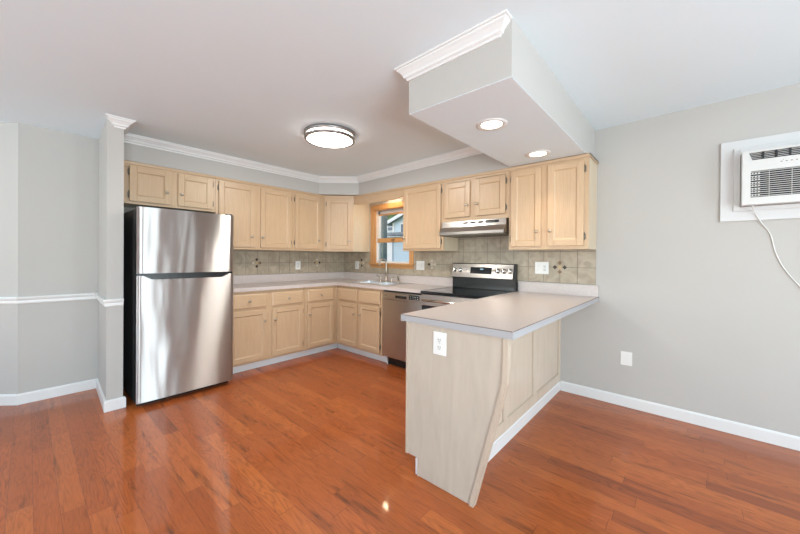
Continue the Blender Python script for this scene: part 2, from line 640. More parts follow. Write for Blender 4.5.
path = [(3.522, YS+0.0008), (3.522, YS), (XS0, YS), (XS0, -0.32), (DG, -0.32), (0.32, -DG), (0.32, -2.892), (0.697, -2.892), (0.697, -2.945), (0.6962, -2.945)]
vv, ff = sweep(path, prof, cz)
m = MB().add(vv, ff)
struct(m.build('trim_1', 'trim'), 'white stepped crown moulding around the kitchen soffit', 'crown moulding')


def board(path, h, t, name, label, z0=0.0, chair=False):
    """board along a path; the room is on the left of the direction of travel"""
    if chair:
        pr = [(0, z0), (0.010, z0), (0.014, z0+0.010), (0.014, z0+0.030), (0.022, z0+0.040), (0.026, z0+0.052), (0.022, z0+0.060), (0, z0+0.060)]
    else:
        pr = [(0, z0), (t, z0), (t, z0+h-0.012), (t*0.45, z0+h), (0, z0+h)]
    v2, f2 = sweep(path, pr, lambda x: 0.0)
    return struct(MB().add(v2, f2).build(name, 'trim'), label, 'chair rail' if chair else 'baseboard')


# travel so that the room lies on the left: from the far end back to the wing wall
board([(-1.4, -4.8595), (-0.015, -3.475), (-0.015, -2.973), (0.697, -2.998), (0.697, -2.888), (0.685, -2.888)][::-1], 0.09, 0.014, 'baseboard_left', 'white baseboard along the left walls and around the wing wall')
board([(-1.4, -4.8595), (-0.015, -3.475), (-0.015, -2.973), (0.697, -2.998), (0.697, -2.893)][::-1], 0, 0, 'trim_2', 'white chair rail at waist height on the left walls', 0.853, True)
board([(7.2, 0.0), (3.3155, 0.0)], 0.09, 0.014, 'baseboard_right', 'white baseboard below the air conditioner wall')

# tiled splashbacks: every tile modelled on a grout bed (local x runs along the wall, front at local -y)


def splash(name, label, length, rows, holes, loc, rotz, x_off, medals):
    TS, GAP = 0.1525, 0.0042
    root = MB()
    z_lo, z_hi = rows
    bed = MB()
    pieces = []
    nx0 = math.floor((0-x_off)/TS)-1
    for i in range(nx0, nx0+int(length/TS)+4):
        for j in range(-1, 6):
            x0, x1 = x_off+i*TS+GAP/2, x_off+(i+1)*TS-GAP/2
            z0, z1 = 1.036+(j)*TS+GAP/2, 1.036+(j+1)*TS-GAP/2
            x0, x1 = max(x0, 0.0), min(x1, length)
            z0, z1 = max(z0, z_lo), min(z1, z_hi)
            todo = [(x0, x1, z0, z1)]
            for hx0, hx1, hz0, hz1 in holes:
                nxt = []
                for a, b, c, d in todo:
                    if b <= hx0 or a >= hx1 or d <= hz0 or c >= hz1:
                        nxt.append((a, b, c, d))
                        continue
                    if c < hz0:
                        nxt.append((a, b, c, hz0))
                    if a < hx0:
                        nxt.append((a, hx0, max(c, hz0), d))
                    if b > hx1:
                        nxt.append((hx1, b, max(c, hz0), d))
                todo = nxt
            pieces += [p for p in todo if p[1]-p[0] > 0.006 and p[3]-p[2] > 0.006]
    for a, b, c, d in pieces:
        root.box(a, b, -0.008, -0.004, c, d, 0)
        bed.box(max(0, a-0.0022), min(length, b+0.0022), -0.0055, -0.0003, max(z_lo, c-0.0022), d+0.0022)
    o = root.build(name, 'tile', bevel=0.0008, segs=1, loc=loc, rotz=rotz)
    struct(o, label, 'backsplash')
    bed.build('grout', 'grout', o)
    for mx_, mz_, cols in medals:
        mm = MB()
        r = 0.021
        keys = ['pale_diamond', 'md_diamond', 'dk_diamond', 'lt_diamond']
        for dx, dz, ck in ((0, 0.044, cols[0]), (0.044, 0, cols[1]), (0, -0.044, cols[2]), (-0.044, 0, cols[3])):
            mm.prism([(mx_+dx+r, mz_+dz), (mx_+dx, mz_+dz+r), (mx_+dx-r, mz_+dz), (mx_+dx, mz_+dz-r)], 'y', -0.0092, -0.0070, ck)
        mm.box(mx_-0.018, mx_+0.018, -0.0092, -0.0070, mz_-0.018, mz_+0.018, cols[4])
        mm.build('tile_inlay', keys, o)
    return o


splash('wall_splashback', 'beige stone tile backsplash behind sink and range', 3.605, (1.0305, 1.66),
       [(0.630, 1.488, 1.1185, 3.0), (-0.1, 2.168, 1.3535, 3.0), (2.912, 3.7, 1.3535, 3.0)],
       (0, 0, 0), 0, 3.149-20*0.1525,
       [(3.2995, 1.188, (1, 2, 1, 2, 3)), (1.7765, 1.188, (0, 0, 0, 2, 0)), (0.444, 1.188, (2, 0, 2, 0, 3))])
splash('wall_splashback_left', 'beige stone tile backsplash left of the corner', 2.05, (1.0305, 1.3535), [],
       (0, -2.058, 0), PI/2, 2.058-1.281-8*0.1525,
       [(2.058-1.445, 1.188, (2, 1, 2, 0, 3)), (2.058-0.52, 1.188, (0, 2, 0, 1, 3))])

# ------------------------------------------------------------------ window_1
win = thing('window_1', 'honey wood framed double hung window above the sink', 'window', (0, 0, 0))
win['kind'] = 'structure'
m = MB()
m.box(0.645, 0.717, -0.018, 0.0, 1.19, 2.046).box(1.403, 1.475, -0.018, 0.0, 1.19, 2.046).box(0.645, 1.475, -0.0182, 0.0, 1.973, 2.046)
m.build('casing', 'honey', win, bevel=0.003)
m = MB().box(0.632, 1.487, -0.045, 0.10, 1.168, 1.1905).box(0.645, 1.475, -0.017, -0.0005, 1.120, 1.168)
m.build('sill', 'honey_h', win, bevel=0.003)
m = MB().box(0.7155, 0.727, 0.0, 0.118, 1.191, 1.974).box(1.393, 1.4045, 0.0, 0.118, 1.191, 1.974).box(0.7155, 1.4045, 0.0, 0.118, 1.962, 1.9745)
m.build('jamb', 'honey', win)
m = MB()
for xx in (0.727, 1.381):
    m.box(xx, xx+0.012, 0.030, 0.040, 1.191, 1.962).box(xx, xx+0.012, 0.062, 0.070, 1.191, 1.962).box(xx, xx+0.012, 0.095, 0.105, 1.191, 1.962)
m.build('track', 'plastic', win)
m = MB()
m.box(0.739, 0.764, 0.068, 0.092, 1.50, 1.955).box(1.356, 1.381, 0.068, 0.092, 1.50, 1.955)
m.box(0.739, 1.381, 0.068, 0.092, 1.915, 1.955)
m.build('upper_sash', 'plastic', win)
MB().box(0.739, 1.381, 0.060, 0.0675, 1.893, 1.915).build('sash_rail', 'honey_h', win)
MB().box(0.739, 1.381, 0.068, 0.092, 1.490, 1.530).build('check_rail', 'plastic', win)
m = MB()
m.box(0.739, 0.764, 0.040, 0.062, 1.205, 1.492).box(1.356, 1.381, 0.040, 0.062, 1.205, 1.492).box(0.739, 1.381, 0.040, 0.062, 1.192, 1.216)
m.build('lower_sash', 'plastic', win)
MB().box(0.739, 1.381, 0.034, 0.062, 1.492, 1.554).build('meeting_rail', 'honey_h', win, bevel=0.002)
MB().box(1.03, 1.09, 0.026, 0.034, 1.515, 1.532).build('sash_lock', 'hinge', win, bevel=0.003)
MB().box(0.764, 1.356, 0.078, 0.082, 1.53, 1.915).build('pane', 'glass', win)
MB().box(0.764, 1.356, 0.049, 0.053, 1.216, 1.492).build('pane', 'glass', win)

# ------------------------------------------------------------------ cabinet builders (local: x along the wall, front at -y, back at y=0)


def knob(parent, x, y, z):
    prof_k = [(0.006, 0.0), (0.005, 0.010), (0.007, 0.013), (0.0145, 0.018), (0.0150, 0.023), (0.011, 0.027), (0.004, 0.0285)]
    return MB().lathe(prof_k, (x, y, z), (0, -1, 0), 16).build('knob', 'nickel', parent)


def hinge(parent, x, y, z):
    mm = MB()
    mm.tube([(x, y, z-0.030), (x, y, z+0.030)], 0.0045, 8)
    mm.box(x-0.010, x+0.010, y+0.002, y+0.005, z-0.022, z+0.022)
    mm.lathe([(0.003, 0), (0.0045, 0.004), (0.002, 0.008)], (x, y, z+0.030), (0, 0, 1), 8)
    return mm.build('hinge', 'hinge', parent)


def door(parent, x0, x1, z0, z1, yf, knob_at=None, hinge_side=None, name='door', st=0.054, hinge_dz=0.075):
    """framed door with a recessed panel; back plane at y=yf, front 20 mm proud"""
    T = 0.020
    y = yf - T
    d = 0.009
    bw = 0.010
    mm = MB()
    # stiles (upright grain) and rails (level grain)
    for a, b in ((x0, x0+st), (x1-st, x1)):
        mm.box(a, b, y, yf, z0, z1, 0)
    for a, b in ((z0, z0+st), (z1-st, z1)):
        mm.box(x0+st, x1-st, y, yf, a, b, 1)
    # bead sloping into the panel
    a0, a1, c0, c1 = x0+st, x1-st, z0+st, z1-st
    o = [(a0, y+0.0015, c0), (a1, y+0.0015, c0), (a1, y+0.0015, c1), (a0, y+0.0015, c1)]
    i = [(a0+bw, y+d, c0+bw), (a1-bw, y+d, c0+bw), (a1-bw, y+d, c1-bw), (a0+bw, y+d, c1-bw)]
    mm.add(o+i, [(0, 1, 5, 4), (2, 3, 7, 6)], 1)
    mm.add(o+i, [(1, 2, 6, 5), (3, 0, 4, 7)], 0)
    mm.add(i, [(0, 1, 2, 3)], 0)
    dr = mm.build(name, ['maple_v', 'maple_h'], parent, bevel=0.003)
    if knob_at:
        knob(dr, knob_at[0], y, knob_at[1])
    if hinge_side is not None:
        hx = x0-0.004 if hinge_side == 'l' else x1+0.004
        for hz in (z0+hinge_dz, z1-hinge_dz):
            hinge(dr, hx, y+0.012, hz)
    return dr


def drawer(parent, x0, x1, z0, z1, yf, with_knob=True, name='drawer'):
    T = 0.020
    y = yf-T
    e = 0.012
    mm = MB()
    mm.box(x0, x1, y+0.006, yf, z0, z1, 0)
    o = [(x0, y+0.006, z0), (x1, y+0.006, z0), (x1, y+0.006, z1), (x0, y+0.006, z1)]
    i = [(x0+e, y, z0+e), (x1-e, y, z0+e), (x1-e, y, z1-e), (x0+e, y, z1-e)]
    mm.add(o+i, [(0, 1, 5, 4), (1, 2, 6, 5), (2, 3, 7, 6), (3, 0, 4, 7), (4, 5, 6, 7)], 0)
    dr = mm.build(name, ['maple_h'], parent)
    if with_knob:
        knob(dr, (x0+x1)/2, y, (z0+z1)/2)
    return dr


def carcass(parent, w, d, z0, z1, mids=(), rails=(), side='maple_side'):
    """box with a face frame 2 mm proud of it"""
    mm = MB().box(0.001, w-0.001, -(d-0.018), -0.001, z0, z1)
    mm.build('carcass', side, parent)
    ff_ = MB()
    fwid = 0.038
    for a, b in [(0.0006, fwid), (w-fwid, w-0.0006)] + [(c-h, c+h) for c, h in mids]:
        ff_.box(a, b, -d, -(d-0.0178), z0, z1, 0)
    for a, b in [(z0, z0+fwid), (z1-fwid, z1)] + list(rails):
        ff_.box(0.001, w-0.001, -(d-0.0004), -(d-0.0176), a, b, 1)
    # the frame is closed behind the doors by the carcass front
    ff_.box(fwid, w-fwid, -(d-0.010), -(d-0.0175), z0+fwid, z1-fwid, 0)
    return ff_.build('face_frame', ['maple_v', 'maple_h'], parent)


def top_strip(parent, w, d, left=False, right=False, z=ZT):
    mm = MB()
    x0 = -0.010 if left else 0.0005
    x1 = w+0.010 if right else w-0.0005
    mm.prism([(-d, z-0.016), (-d-0.007, z-0.012), (-d-0.011, z+0.004), (-d-0.011, z+0.0115), (-0.002, z+0.0115), (-0.002, z+0.0005), (-d+0.002, z+0.0005)], 'x', x0, x1)
    if right:
        mm.box(w, w+0.010, -d-0.011, -0.002, z-0.012, z+0.0115)
    mm.build('top_moulding', 'maple_h', parent)


UD = 0.32


def wall_cab(label, loc, rotz, w, z0, doors, mids, right_end=False, hdz=0.075, name='wall_cabinet'):
    t_ = thing(name, label, 'cabinet', loc, rotz, 'maple wall cabinets')
    carcass(t_, w, UD, z0-loc[2], ZT-loc[2], mids)
    for x0, x1, dz0, dz1, kn, hs in doors:
        door(t_, x0, x1, dz0-loc[2], dz1-loc[2], -UD-0.0005, (kn[0], kn[1]-loc[2]), hs, hinge_dz=hdz)
    top_strip(t_, w, UD, right=right_end, z=ZT-loc[2])
    return t_


RA = PI/2
# left wall: local x = y - y0
y0 = -2.890
f = lambda yv: yv-y0
wall_cab('short two-door maple cabinet hung above the refrigerator', (0, y0, 1.757), RA, 2.890-2.056, 1.757,
         [(f(-2.797), f(-2.470), 1.782, 2.112, (f(-2.507), 1.900), 'l'), (f(-2.410), f(-2.088), 1.782, 2.112, (f(-2.383), 1.900), 'r')],
         [(f(-2.440), 0.034)], hdz=0.06)
y0 = -2.055
wall_cab('tall two-door maple wall cabinet right of the refrigerator', (0, y0, ZB), RA, 2.055-1.117, ZB,
         [(f(-2.024), f(-1.622), 1.382, 2.104, (f(-1.661), 1.508), 'l'), (f(-1.550), f(-1.145), 1.382, 2.104, (f(-1.530), 1.508), 'r')],
         [(f(-1.586), 0.040)])
y0 = -1.116
wall_cab('narrow single-door maple wall cabinet next to the corner cabinet', (0, y0, ZB), RA, 1.116-0.612, ZB,
         [(f(-1.086), f(-0.686), 1.382, 2.104, (f(-0.726), 1.506), 'l')], [(f(-0.6683), 0.0175)])
# diagonal corner cabinet
t = thing('corner_wall_cabinet', 'diagonal maple corner cabinet with one door left of the window', 'cabinet', (0, 0, ZB), 0, 'maple wall cabinets')
m = MB()
D1 = 0.611
m.prism([(0.001, -0.001), (0.001, -D1), (UD-0.001, -D1), (D1, -UD+0.001), (D1, -0.001)], 'z', 0, ZT-ZB)
m.build('carcass', 'maple_side', t)
fr = bpy.data.objects.new('front', None)
L45 = (D1-UD)*math.sqrt(2)
# the front is built in a frame turned by 45 degrees


def to45(o):
    o.location = (UD, -D1, 0)
    o.rotation_euler = (0, 0, PI/4)
    o.parent = t


bpy.data.objects.remove(fr)
m = MB()
for a, b in ((0.0, 0.034), (L45-0.034, L45)):
    m.box(a, b, -0.003, -0.0005, 0, ZT-ZB, 0)
for a, b in ((0, 0.038), (ZT-ZB-0.038, ZT-ZB)):
    m.box(0.034, L45-0.034, -0.003, -0.0005, a, b, 1)
to45(m.build('face_frame', ['maple_v', 'maple_h'], t))
dd = door(t, 0.030, L45-0.024, 0.027, 0.749, -0.003, (L45-0.055, 0.151), 'l')
to45(dd)
m = MB().box(-0.004, L45+0.004, -0.013, 0.0, ZT-ZB-0.014, ZT-ZB+0.0115)
to45(m.build('top_moulding', 'maple_h', t))

# sink-side wall
wall_cab('single-door maple wall cabinet between window and range hood', (1.556, 0, ZB), 0, 2.160-1.556, ZB,
         [(0.018, 2.128-1.556, 1.380, 2.106, (1.592-1.556, 1.512), 'r')], [])
wall_cab('short two-door maple cabinet above the range hood', (2.161, 0, 1.668), 0, 2.918-2.161, 1.668,
         [(2.180-2.161, 2.498-2.161, 1.712, 2.090, (2.467-2.161, 1.834), None), (2.557-2.161, 2.887-2.161, 1.712, 2.090, (2.590-2.161, 1.834), 'r')],
         [(2.528-2.161, 0.034)], hdz=0.06)
wall_cab('two-door maple wall cabinet at the right end near the peninsula', (2.919, 0, ZB), 0, 3.608-2.919, ZB,
         [(2.946-2.919, 3.226-2.919, 1.384, 2.104, (3.192-2.919, 1.517), 'l'), (3.284-2.919, 3.574-2.919, 1.384, 2.104, (3.309-2.919, 1.517), 'r')],
         [(3.255-2.919, 0.034)], right_end=True)

# scalloped valance above the window
m = MB()
xs = [0.615 + i*(1.5545-0.615)/90 for i in range(91)]
poly = []
for x in xs:
    u = (x-0.615)/(1.5545-0.615)
    w_ = abs(u-0.5)*2
    z = 2.013
    if w_ > 0.86:
        z = 2.036
    elif w_ > 0.80:
        z = 2.024-0.006*math.sin((w_-0.80)/0.06*PI)
    elif w_ > 0.62:
        z = 2.013+0.011*(0.5-0.5*math.cos((w_-0.62)/0.18*PI))
    poly.append((x, z))
poly += [(1.5545, 2.138), (0.615, 2.138)]
m.prism(poly, 'y', -0.320, -0.301)
t = thing('valance', 'scalloped maple valance board bridging the window', 'valance', (0, 0, 0))
m.build('board', 'maple_h', t, bevel=0.002)
m = MB().box(0.618, 1.5525, -0.331, -0.3205, 2.126, 2.1515)
m.build('top_moulding', 'maple_h', t)

# ------------------------------------------------------------------ base cabinets
BD = 0.61


def base_cab(label, loc, rotz, w, drawers, doors, mids, kick, side='maple_side', hollow=False, frame_ext=None):
    t_ = thing('base_cabinet', label, 'cabinet', loc, rotz, 'maple base cabinets')
    z0, z1 = 0.090, CAB_TOP-0.0008
    if hollow:
        mm = MB().box(0.001, 0.018, -(BD-0.018), -0.001, z0, z1).box(w-0.018, w-0.001, -(BD-0.018), -0.001, z0, z1)
        mm.box(0.018, w-0.018, -(BD-0.018), -0.001, z0, z0+0.018).box(0.018, w-0.018, -0.012, -0.001, z0+0.018, z1)
        mm.build('carcass', side, t_)
        ff_ = MB()
        for a, b in [(0.0006, 0.038), (w-0.038, w-0.0006)] + [(c-h, c+h) for c, h in mids]:
            ff_.box(a, b, -BD, -(BD-0.0178), z0, z1, 0)
        for a, b in ((z0, z0+0.038), (z1-0.045, z1), (0.668, 0.700)):
            ff_.box(0.001, w-0.001, -(BD-0.0004), -(BD-0.0176), a, b, 1)
        ff_.box(0.038, w-0.038, -(BD-0.010), -(BD-0.0175), z0+0.03, z1-0.03, 0)
        ff_.build('face_frame', ['maple_v', 'maple_h'], t_)
    else:
        carcass(t_, w, BD, z0, z1, mids, [(0.668, 0.700)], side)
    for x0, x1, kn in drawers:
        drawer(t_, x0, x1, 0.699, 0.856, -BD-0.0005, kn, 'drawer' if kn else 'false_drawer_front')
    for x0, x1, kx, hs in doors:
        door(t_, x0, x1, 0.118, 0.670, -BD-0.0005, (kx, 0.542), hs, st=0.050)
    k0, k1 = kick
    MB().box(k0, k1, -0.549, -0.535, 0.001, 0.0895).build('toe_kick', 'kick', t_)
    return t_


y0 = -2.056
base_cab('two-drawer two-door maple base cabinet right of the refrigerator', (0, y0, 0), RA, 2.056-1.113,
         [(f(-2.022), f(-1.614), True), (f(-1.548), f(-1.146), True)],
         [(f(-2.022), f(-1.614), f(-1.647), 'l'), (f(-1.548), f(-1.146), f(-1.521), 'r')], [(f(-1.581), 0.036)], (0.0, 2.056-1.113))
y0 = -1.112
base_cab('one-drawer maple base cabinet at the inner corner', (0, y0, 0), RA, 1.112-0.6105,
         [(f(-1.078), f(-0.675), True)], [(f(-1.078), f(-0.675), f(-1.053), 'r')], [(f(-0.6619), 0.0129)], (0.0, 1.112-0.5495))
x0_ = 0.6115
g = lambda xv: xv-x0_
base_cab('two-door maple sink base cabinet under the window', (x0_, 0, 0), 0, 1.500-x0_,
         [(g(0.672), g(1.046), False), (g(1.086), g(1.458), False)],
         [(g(0.672), g(1.046), g(0.995), 'l'), (g(1.086), g(1.458), g(1.122), 'r')], [(g(1.066), 0.036)], (-0.060, 1.530-x0_), hollow=True)

# peninsula: carcass, shaped end panel, framed back, white base trim
PX0, PX1, PY = 2.985, 3.2990, -1.915
t = thing('peninsula_cabinet', 'pale maple peninsula base with slanted end panel', 'cabinet', (0, 0, 0))
m = MB()
m.prism([(PX0, 0.103), (PX0, CAB_TOP-0.0008), (PX1-0.0005, CAB_TOP-0.0008), (PX1-0.0005, 0.002), (3.072, 0.002), (3.072, 0.103)], 'y', -0.695, PY+0.0205)
m.box(PX0+0.02, PX1-0.0005, -0.694, -0.001, 0.002, CAB_TOP-0.0008)
m.build('carcass', 'pickled', t)
m = MB()
endp = [(2.983, 0.103), (2.983, CAB_TOP-0.001), (3.592, CAB_TOP-0.001), (3.588, 0.675), (3.417, 0.001), (3.066, 0.001), (3.066, 0.103)]
m.prism(endp, 'y', PY, PY+0.019)
m.build('end_panel', 'pickled', t, bevel=0.001, segs=1)
# edging: front strip along the slanted side, and along the straight kitchen side
m = MB()
m.add([], [])
outer = [(3.607, CAB_TOP-0.001), (3.603, 0.672), (3.430, 0.001)]
inner = [(3.582, CAB_TOP-0.001), (3.578, 0.677), (3.405, 0.001)]
for k in range(2):
    m.prism([outer[k], outer[k+1], inner[k+1], inner[k]], 'y', PY-0.008, PY+0.024)
m.build('slanted_edging', 'pickled_edge', t)
m = MB().box(2.976, 2.9925, PY-0.006, PY+0.022, 0.1035, CAB_TOP-0.001)
m.build('edging', 'pickled_edge', t)
MB().box(3.0665, 3.075, PY-0.004, PY-0.0003, 0.001, 0.103).build('edging', 'pickled_edge', t)
# dining side: frame, three recessed panels
m = MB()
XF = PX1
stiles = [(-1.894, -1.862), (-1.290, -1.228), (-0.735, -0.660), (-0.055, -0.001)]
for a, b in stiles:
    m.box(XF, XF+0.014, a, b, 0.090, CAB_TOP-0.001, 0)
m.box(XF, XF+0.0138, -1.894, -0.001, 0.090, 0.163, 0)
m.box(XF, XF+0.0138, -1.894, -0.001, 0.835, CAB_TOP-0.001, 0)
m.build('back_frame', 'pickled_lit', t, bevel=0.0015, segs=1)
for (a, b) in ((-1.862, -1.290), (-1.228, -0.735), (-0.660, -0.055)):
    mm = MB().box(XF, XF+0.004, a, b, 0.163, 0.835)
    # thin bead around the panel
    for c0, c1, d0, d1 in ((a, a+0.010, 0.163, 0.835), (b-0.010, b, 0.163, 0.835), (a, b, 0.163, 0.173), (a, b, 0.825, 0.835)):
        mm.box(XF+0.004, XF+0.009, c0, c1, d0, d1, 1)
    mm.build('back_panel', ['pickled_lit', 'pickled_edge'], t)
m = MB().prism([(XF+0.0, 0.001), (XF+0.016, 0.001), (XF+0.016, 0.080), (XF+0.008, 0.0895), (XF, 0.0895)], 'y', -1.890, -0.016)
m.build('base_trim', 'trim', t)
MB().box(3.046, 3.0655, PY+0.004, -0.71, 0.001, 0.094).build('toe_kick', 'kick', t)

# ------------------------------------------------------------------ worktops
t = thing('worktop', 'L-shaped speckled laminate worktop with sink, against the tiled walls', 'worktop', (0, 0, CAB_TOP))
m = MB()
SX0, SX1, SY0, SY1 = 0.735, 1.455, -0.535, -0.115     # sink cut-out
FRT = -0.640
z0, z1 = 0.0, TH
m.box(0.001, 0.640, -2.056, FRT, z0, z1)
m.box(0.001, SX0, FRT, -0.001, z0, z1)
m.box(SX1, 2.122, FRT, -0.001, z0, z1)
m.box(SX0, SX1, FRT, SY0, z0, z1).box(SX0, SX1, SY1, -0.001, z0, z1)
m.build('slab', 'laminate', t)
m = MB().box(0.0005, 0.020, -2.056, -0.0005, z1, z1+0.1015).box(0.020, 2.122, -0.020, -0.0005, z1, z1+0.1015)
m.build('upstand', 'laminate', t)

t = thing('worktop', 'speckled laminate peninsula top overhanging the dining side', 'worktop', (0, 0, CAB_TOP))
m = MB().prism([(2.897, -0.001), (3.628, -0.001), (3.632, -1.929), (2.941, -1.929), (2.903, -0.69)], 'z', 0.0, TH)
m.build('slab', 'laminate', t)
m = MB().box(2.8975, 3.628, -0.021, -0.0005, TH, TH+0.1015)
m.build('upstand', 'laminate', t)
MB().box(2.941, 3.633, -1.9302, -1.9291, 0.0006, TH-0.0046).box(3.6322, 3.6334, -1.9291, -0.003, 0.0006, TH-0.0036).build('edge_daylight_tint', 'band', t)  # thin added strip carrying the painted daylight tone of the edge
m = MB().box(2.943, 3.630, -1.9302, -1.9288, TH-0.0045, TH+0.0004).box(3.6312, 3.6334, -1.9285, -0.003, TH-0.0035, TH+0.0004)
m.build('edge_seam', 'seam', t)

# ------------------------------------------------------------------ refrigerator
FX, FY0, FY1 = 0.846, -2.830, -2.064
t = thing('refrigerator', 'stainless steel top-freezer refrigerator beside the wing wall', 'refrigerator', (0, 0, 0))
m = MB().box(0.06, FX-0.078, FY0+0.004, FY1-0.004, 0.025, 1.668)
m.build('cabinet_body', 'body', t, bevel=0.006)


def fdoor(name, z0, ztop_fn, bulge=0.004, n=36):
    mm = MB()
    back = FX-0.072
    cols = []
    for i in range(n+1):
        u = i/n
        yv = FY0+(FY1-FY0)*u
        s = 2*u-1
        edge = 0.010*max(0, (abs(s)-0.955)/0.045)**2
        xf = FX - bulge*s*s - edge
        cols.append((xf, yv, ztop_fn(yv)))
    v_, f_ = [], []
    for xf, yv, zt_ in cols:
        v_ += [(xf, yv, z0), (xf, yv, zt_), (back, yv, zt_), (back, yv, z0)]
    for i in range(n):
        a, b = 4*i, 4*(i+1)
        f_ += [(a+1, b+1, b+2, a+2), (a+2, b+2, b+3, a+3), (a+3, b+3, b, a)]
    f_ += [(0, 1, 2, 3), tuple(4*n+k for k in (3, 2, 1, 0))]
    mm.add(v_, f_, 0)
    fr_v = []
    for xf, yv, zt_ in cols:
        fr_v += [(xf, yv, z0), (xf, yv, zt_)]
    mm.add(fr_v, [(2*i, 2*i+2, 2*i+3, 2*i+1) for i in range(n)], 0, True)
    return mm.build(name, 'steel', t)


def scoop(yv):
    a = (yv-(FY0+0.030))/0.085
    b = ((FY1-0.030)-yv)/0.085
    u = max(0.0, min(1.0, a, b))
    u = u*u*(3-2*u)
    return 1.103 - 0.034*u


fz = fdoor('freezer_door', 1.122, lambda yv: 1.676)
lo = fdoor('lower_door', 0.045, scoop, n=72)
m = MB().box(FX-0.076, FX-0.030, FY0+0.006, FY1-0.006, 1.062, 1.1215)
m.build('handle_recess', 'black', t)
m = MB().prism([(FX-0.032, 1.112), (FX-0.008, 1.1145), (FX-0.008, 1.1215), (FX-0.032, 1.1215)], 'y', FY0+0.02, FY1-0.02)
m.build('handle_lip', 'black', fz)
m = MB().lathe([(0.010, 0), (0.010, 0.0012), (0.0085, 0.0016)], (FX-0.0072, -2.158, 1.628), (1, 0, 0), 20)
m.build('emblem', 'hinge', fz)
m = MB().box(FX-0.076, FX-0.020, FY1-0.060, FY1-0.010, 1.6765, 1.690)
m.build('hinge_cover', 'body', t, bevel=0.004)
MB().box(0.10, FX-0.09, FY0+0.02, FY1-0.02, 0.0, 0.0245).build('kick_grille', 'black', t)

# ------------------------------------------------------------------ dishwasher
t = thing('dishwasher', 'stainless dishwasher between sink cabinet and range', 'dishwasher', (0, 0, 0))
MB().box(1.505, 2.118, -0.598, -0.03, 0.10, CAB_TOP-0.003).build('tub_body', 'body', t)
m = MB().box(1.5075, 2.112, -0.632, -0.599, 0.108, 0.781)
dp = m.build('front_panel', 'steel2', t, bevel=0.004)
m = MB().box(1.5075, 2.112, -0.632, -0.599, 0.784, 0.868)
cp = m.build('control_panel', 'steel2', t, bevel=0.004)
m = MB().box(1.715, 1.885, -0.6335, -0.6315, 0.806, 0.838)
m.build('pocket_handle', 'black', cp, bevel=0.001)
MB().box(1.712, 1.888, -0.638, -0.632, 0.838, 0.842).build('handle_lip', 'chrome', cp)
m = MB().box(1.922, 2.066, -0.6335, -0.6315, 0.808, 0.856)
dpn = m.build('display', 'blackglass', cp)
m = MB()
for i in range(4):
    m.box(1.936+i*0.033, 1.952+i*0.033, -0.6342, -0.6334, 0.818, 0.822).box(1.936+i*0.033, 1.950+i*0.033, -0.6342, -0.6334, 0.838, 0.843)
m.build('button_marks', 'plastic2', dpn)
MB().box(1.545, 1.590, -0.6328, -0.6318, 0.826, 0.834).build('emblem', 'hinge', cp)
MB().box(1.536, 2.112, -0.555, -0.535, 0.001, 0.099).build('kick_plate', 'black', t)
MB().lathe([(0.016, 0), (0.016, 0.006), (0.008, 0.012), (0.008, 0.098)], (1.5335+0.02, -0.575, 0.001), (0, 0, 1), 12).build('foot', 'chrome', t)

# ------------------------------------------------------------------ range
RX0, RX1 = 2.130, 2.893
t = thing('range', 'stainless electric range with black glass cooktop under the hood', 'range', (0, 0, 0))
MB().box(RX0, RX1-0.002, -0.645, -0.012, 0.03, 0.896).build('oven_body', 'black', t)
m = MB().box(RX0-0.004, RX1+0.001, -0.692, -0.020, 0.897, 0.925)
ct = m.build('cooktop', 'blackglass', t, bevel=0.004)
for (bx, by, br) in ((2.32, -0.50, 0.115), (2.32, -0.22, 0.080), (2.70, -0.50, 0.090), (2.70, -0.22, 0.105)):
    mm = MB()
    n = 40
    v_, f_ = [], []
    for k in range(n):
        a = 2*PI*k/n
        for r in (br, br-0.004):
            v_.append((bx+r*math.cos(a), by+r*math.sin(a), 0.9256))
    for k in range(n):
        k2 = (k+1) % n
        f_.append((2*k, 2*k2, 2*k2+1, 2*k+1))
    mm.add(v_, f_).build('burner_ring', 'ring', ct)
MB().box(RX0+0.004, RX1-0.004, -0.085, -0.014, 0.926, 1.052).build('backguard_base', 'black', t, bevel=0.004)
m = MB().prism([(-0.012, 1.046), (-0.098, 1.046), (-0.066, 1.212), (-0.012, 1.212)], 'x', RX0-0.002, RX1-0.004)
bgd = m.build('backguard', 'black', t, bevel=0.006)
# stainless front of the backguard: in its own tilted plane


def onpanel(x, z, off=0.0):
    """point on the sloping control panel"""
    u = (z-1.046)/(1.212-1.046)
    return Vector((x, -0.098+0.032*u - off, z))


def panel_quad(x0, x1, z0, z1, off0, off1, name, mat, parent, bev=0.0):
    pts = [onpanel(x0, z0, off1), onpanel(x1, z0, off1), onpanel(x1, z1, off1), onpanel(x0, z1, off1)]
    bk = [onpanel(x0, z0, off0), onpanel(x1, z0, off0), onpanel(x1, z1, off0), onpanel(x0, z1, off0)]
    return MB().add(pts+bk, [(0, 1, 2, 3), (7, 6, 5, 4), (0, 4, 5, 1), (1, 5, 6, 2), (2, 6, 7, 3), (3, 7, 4, 0)]).build(name, mat, parent, bevel=bev)


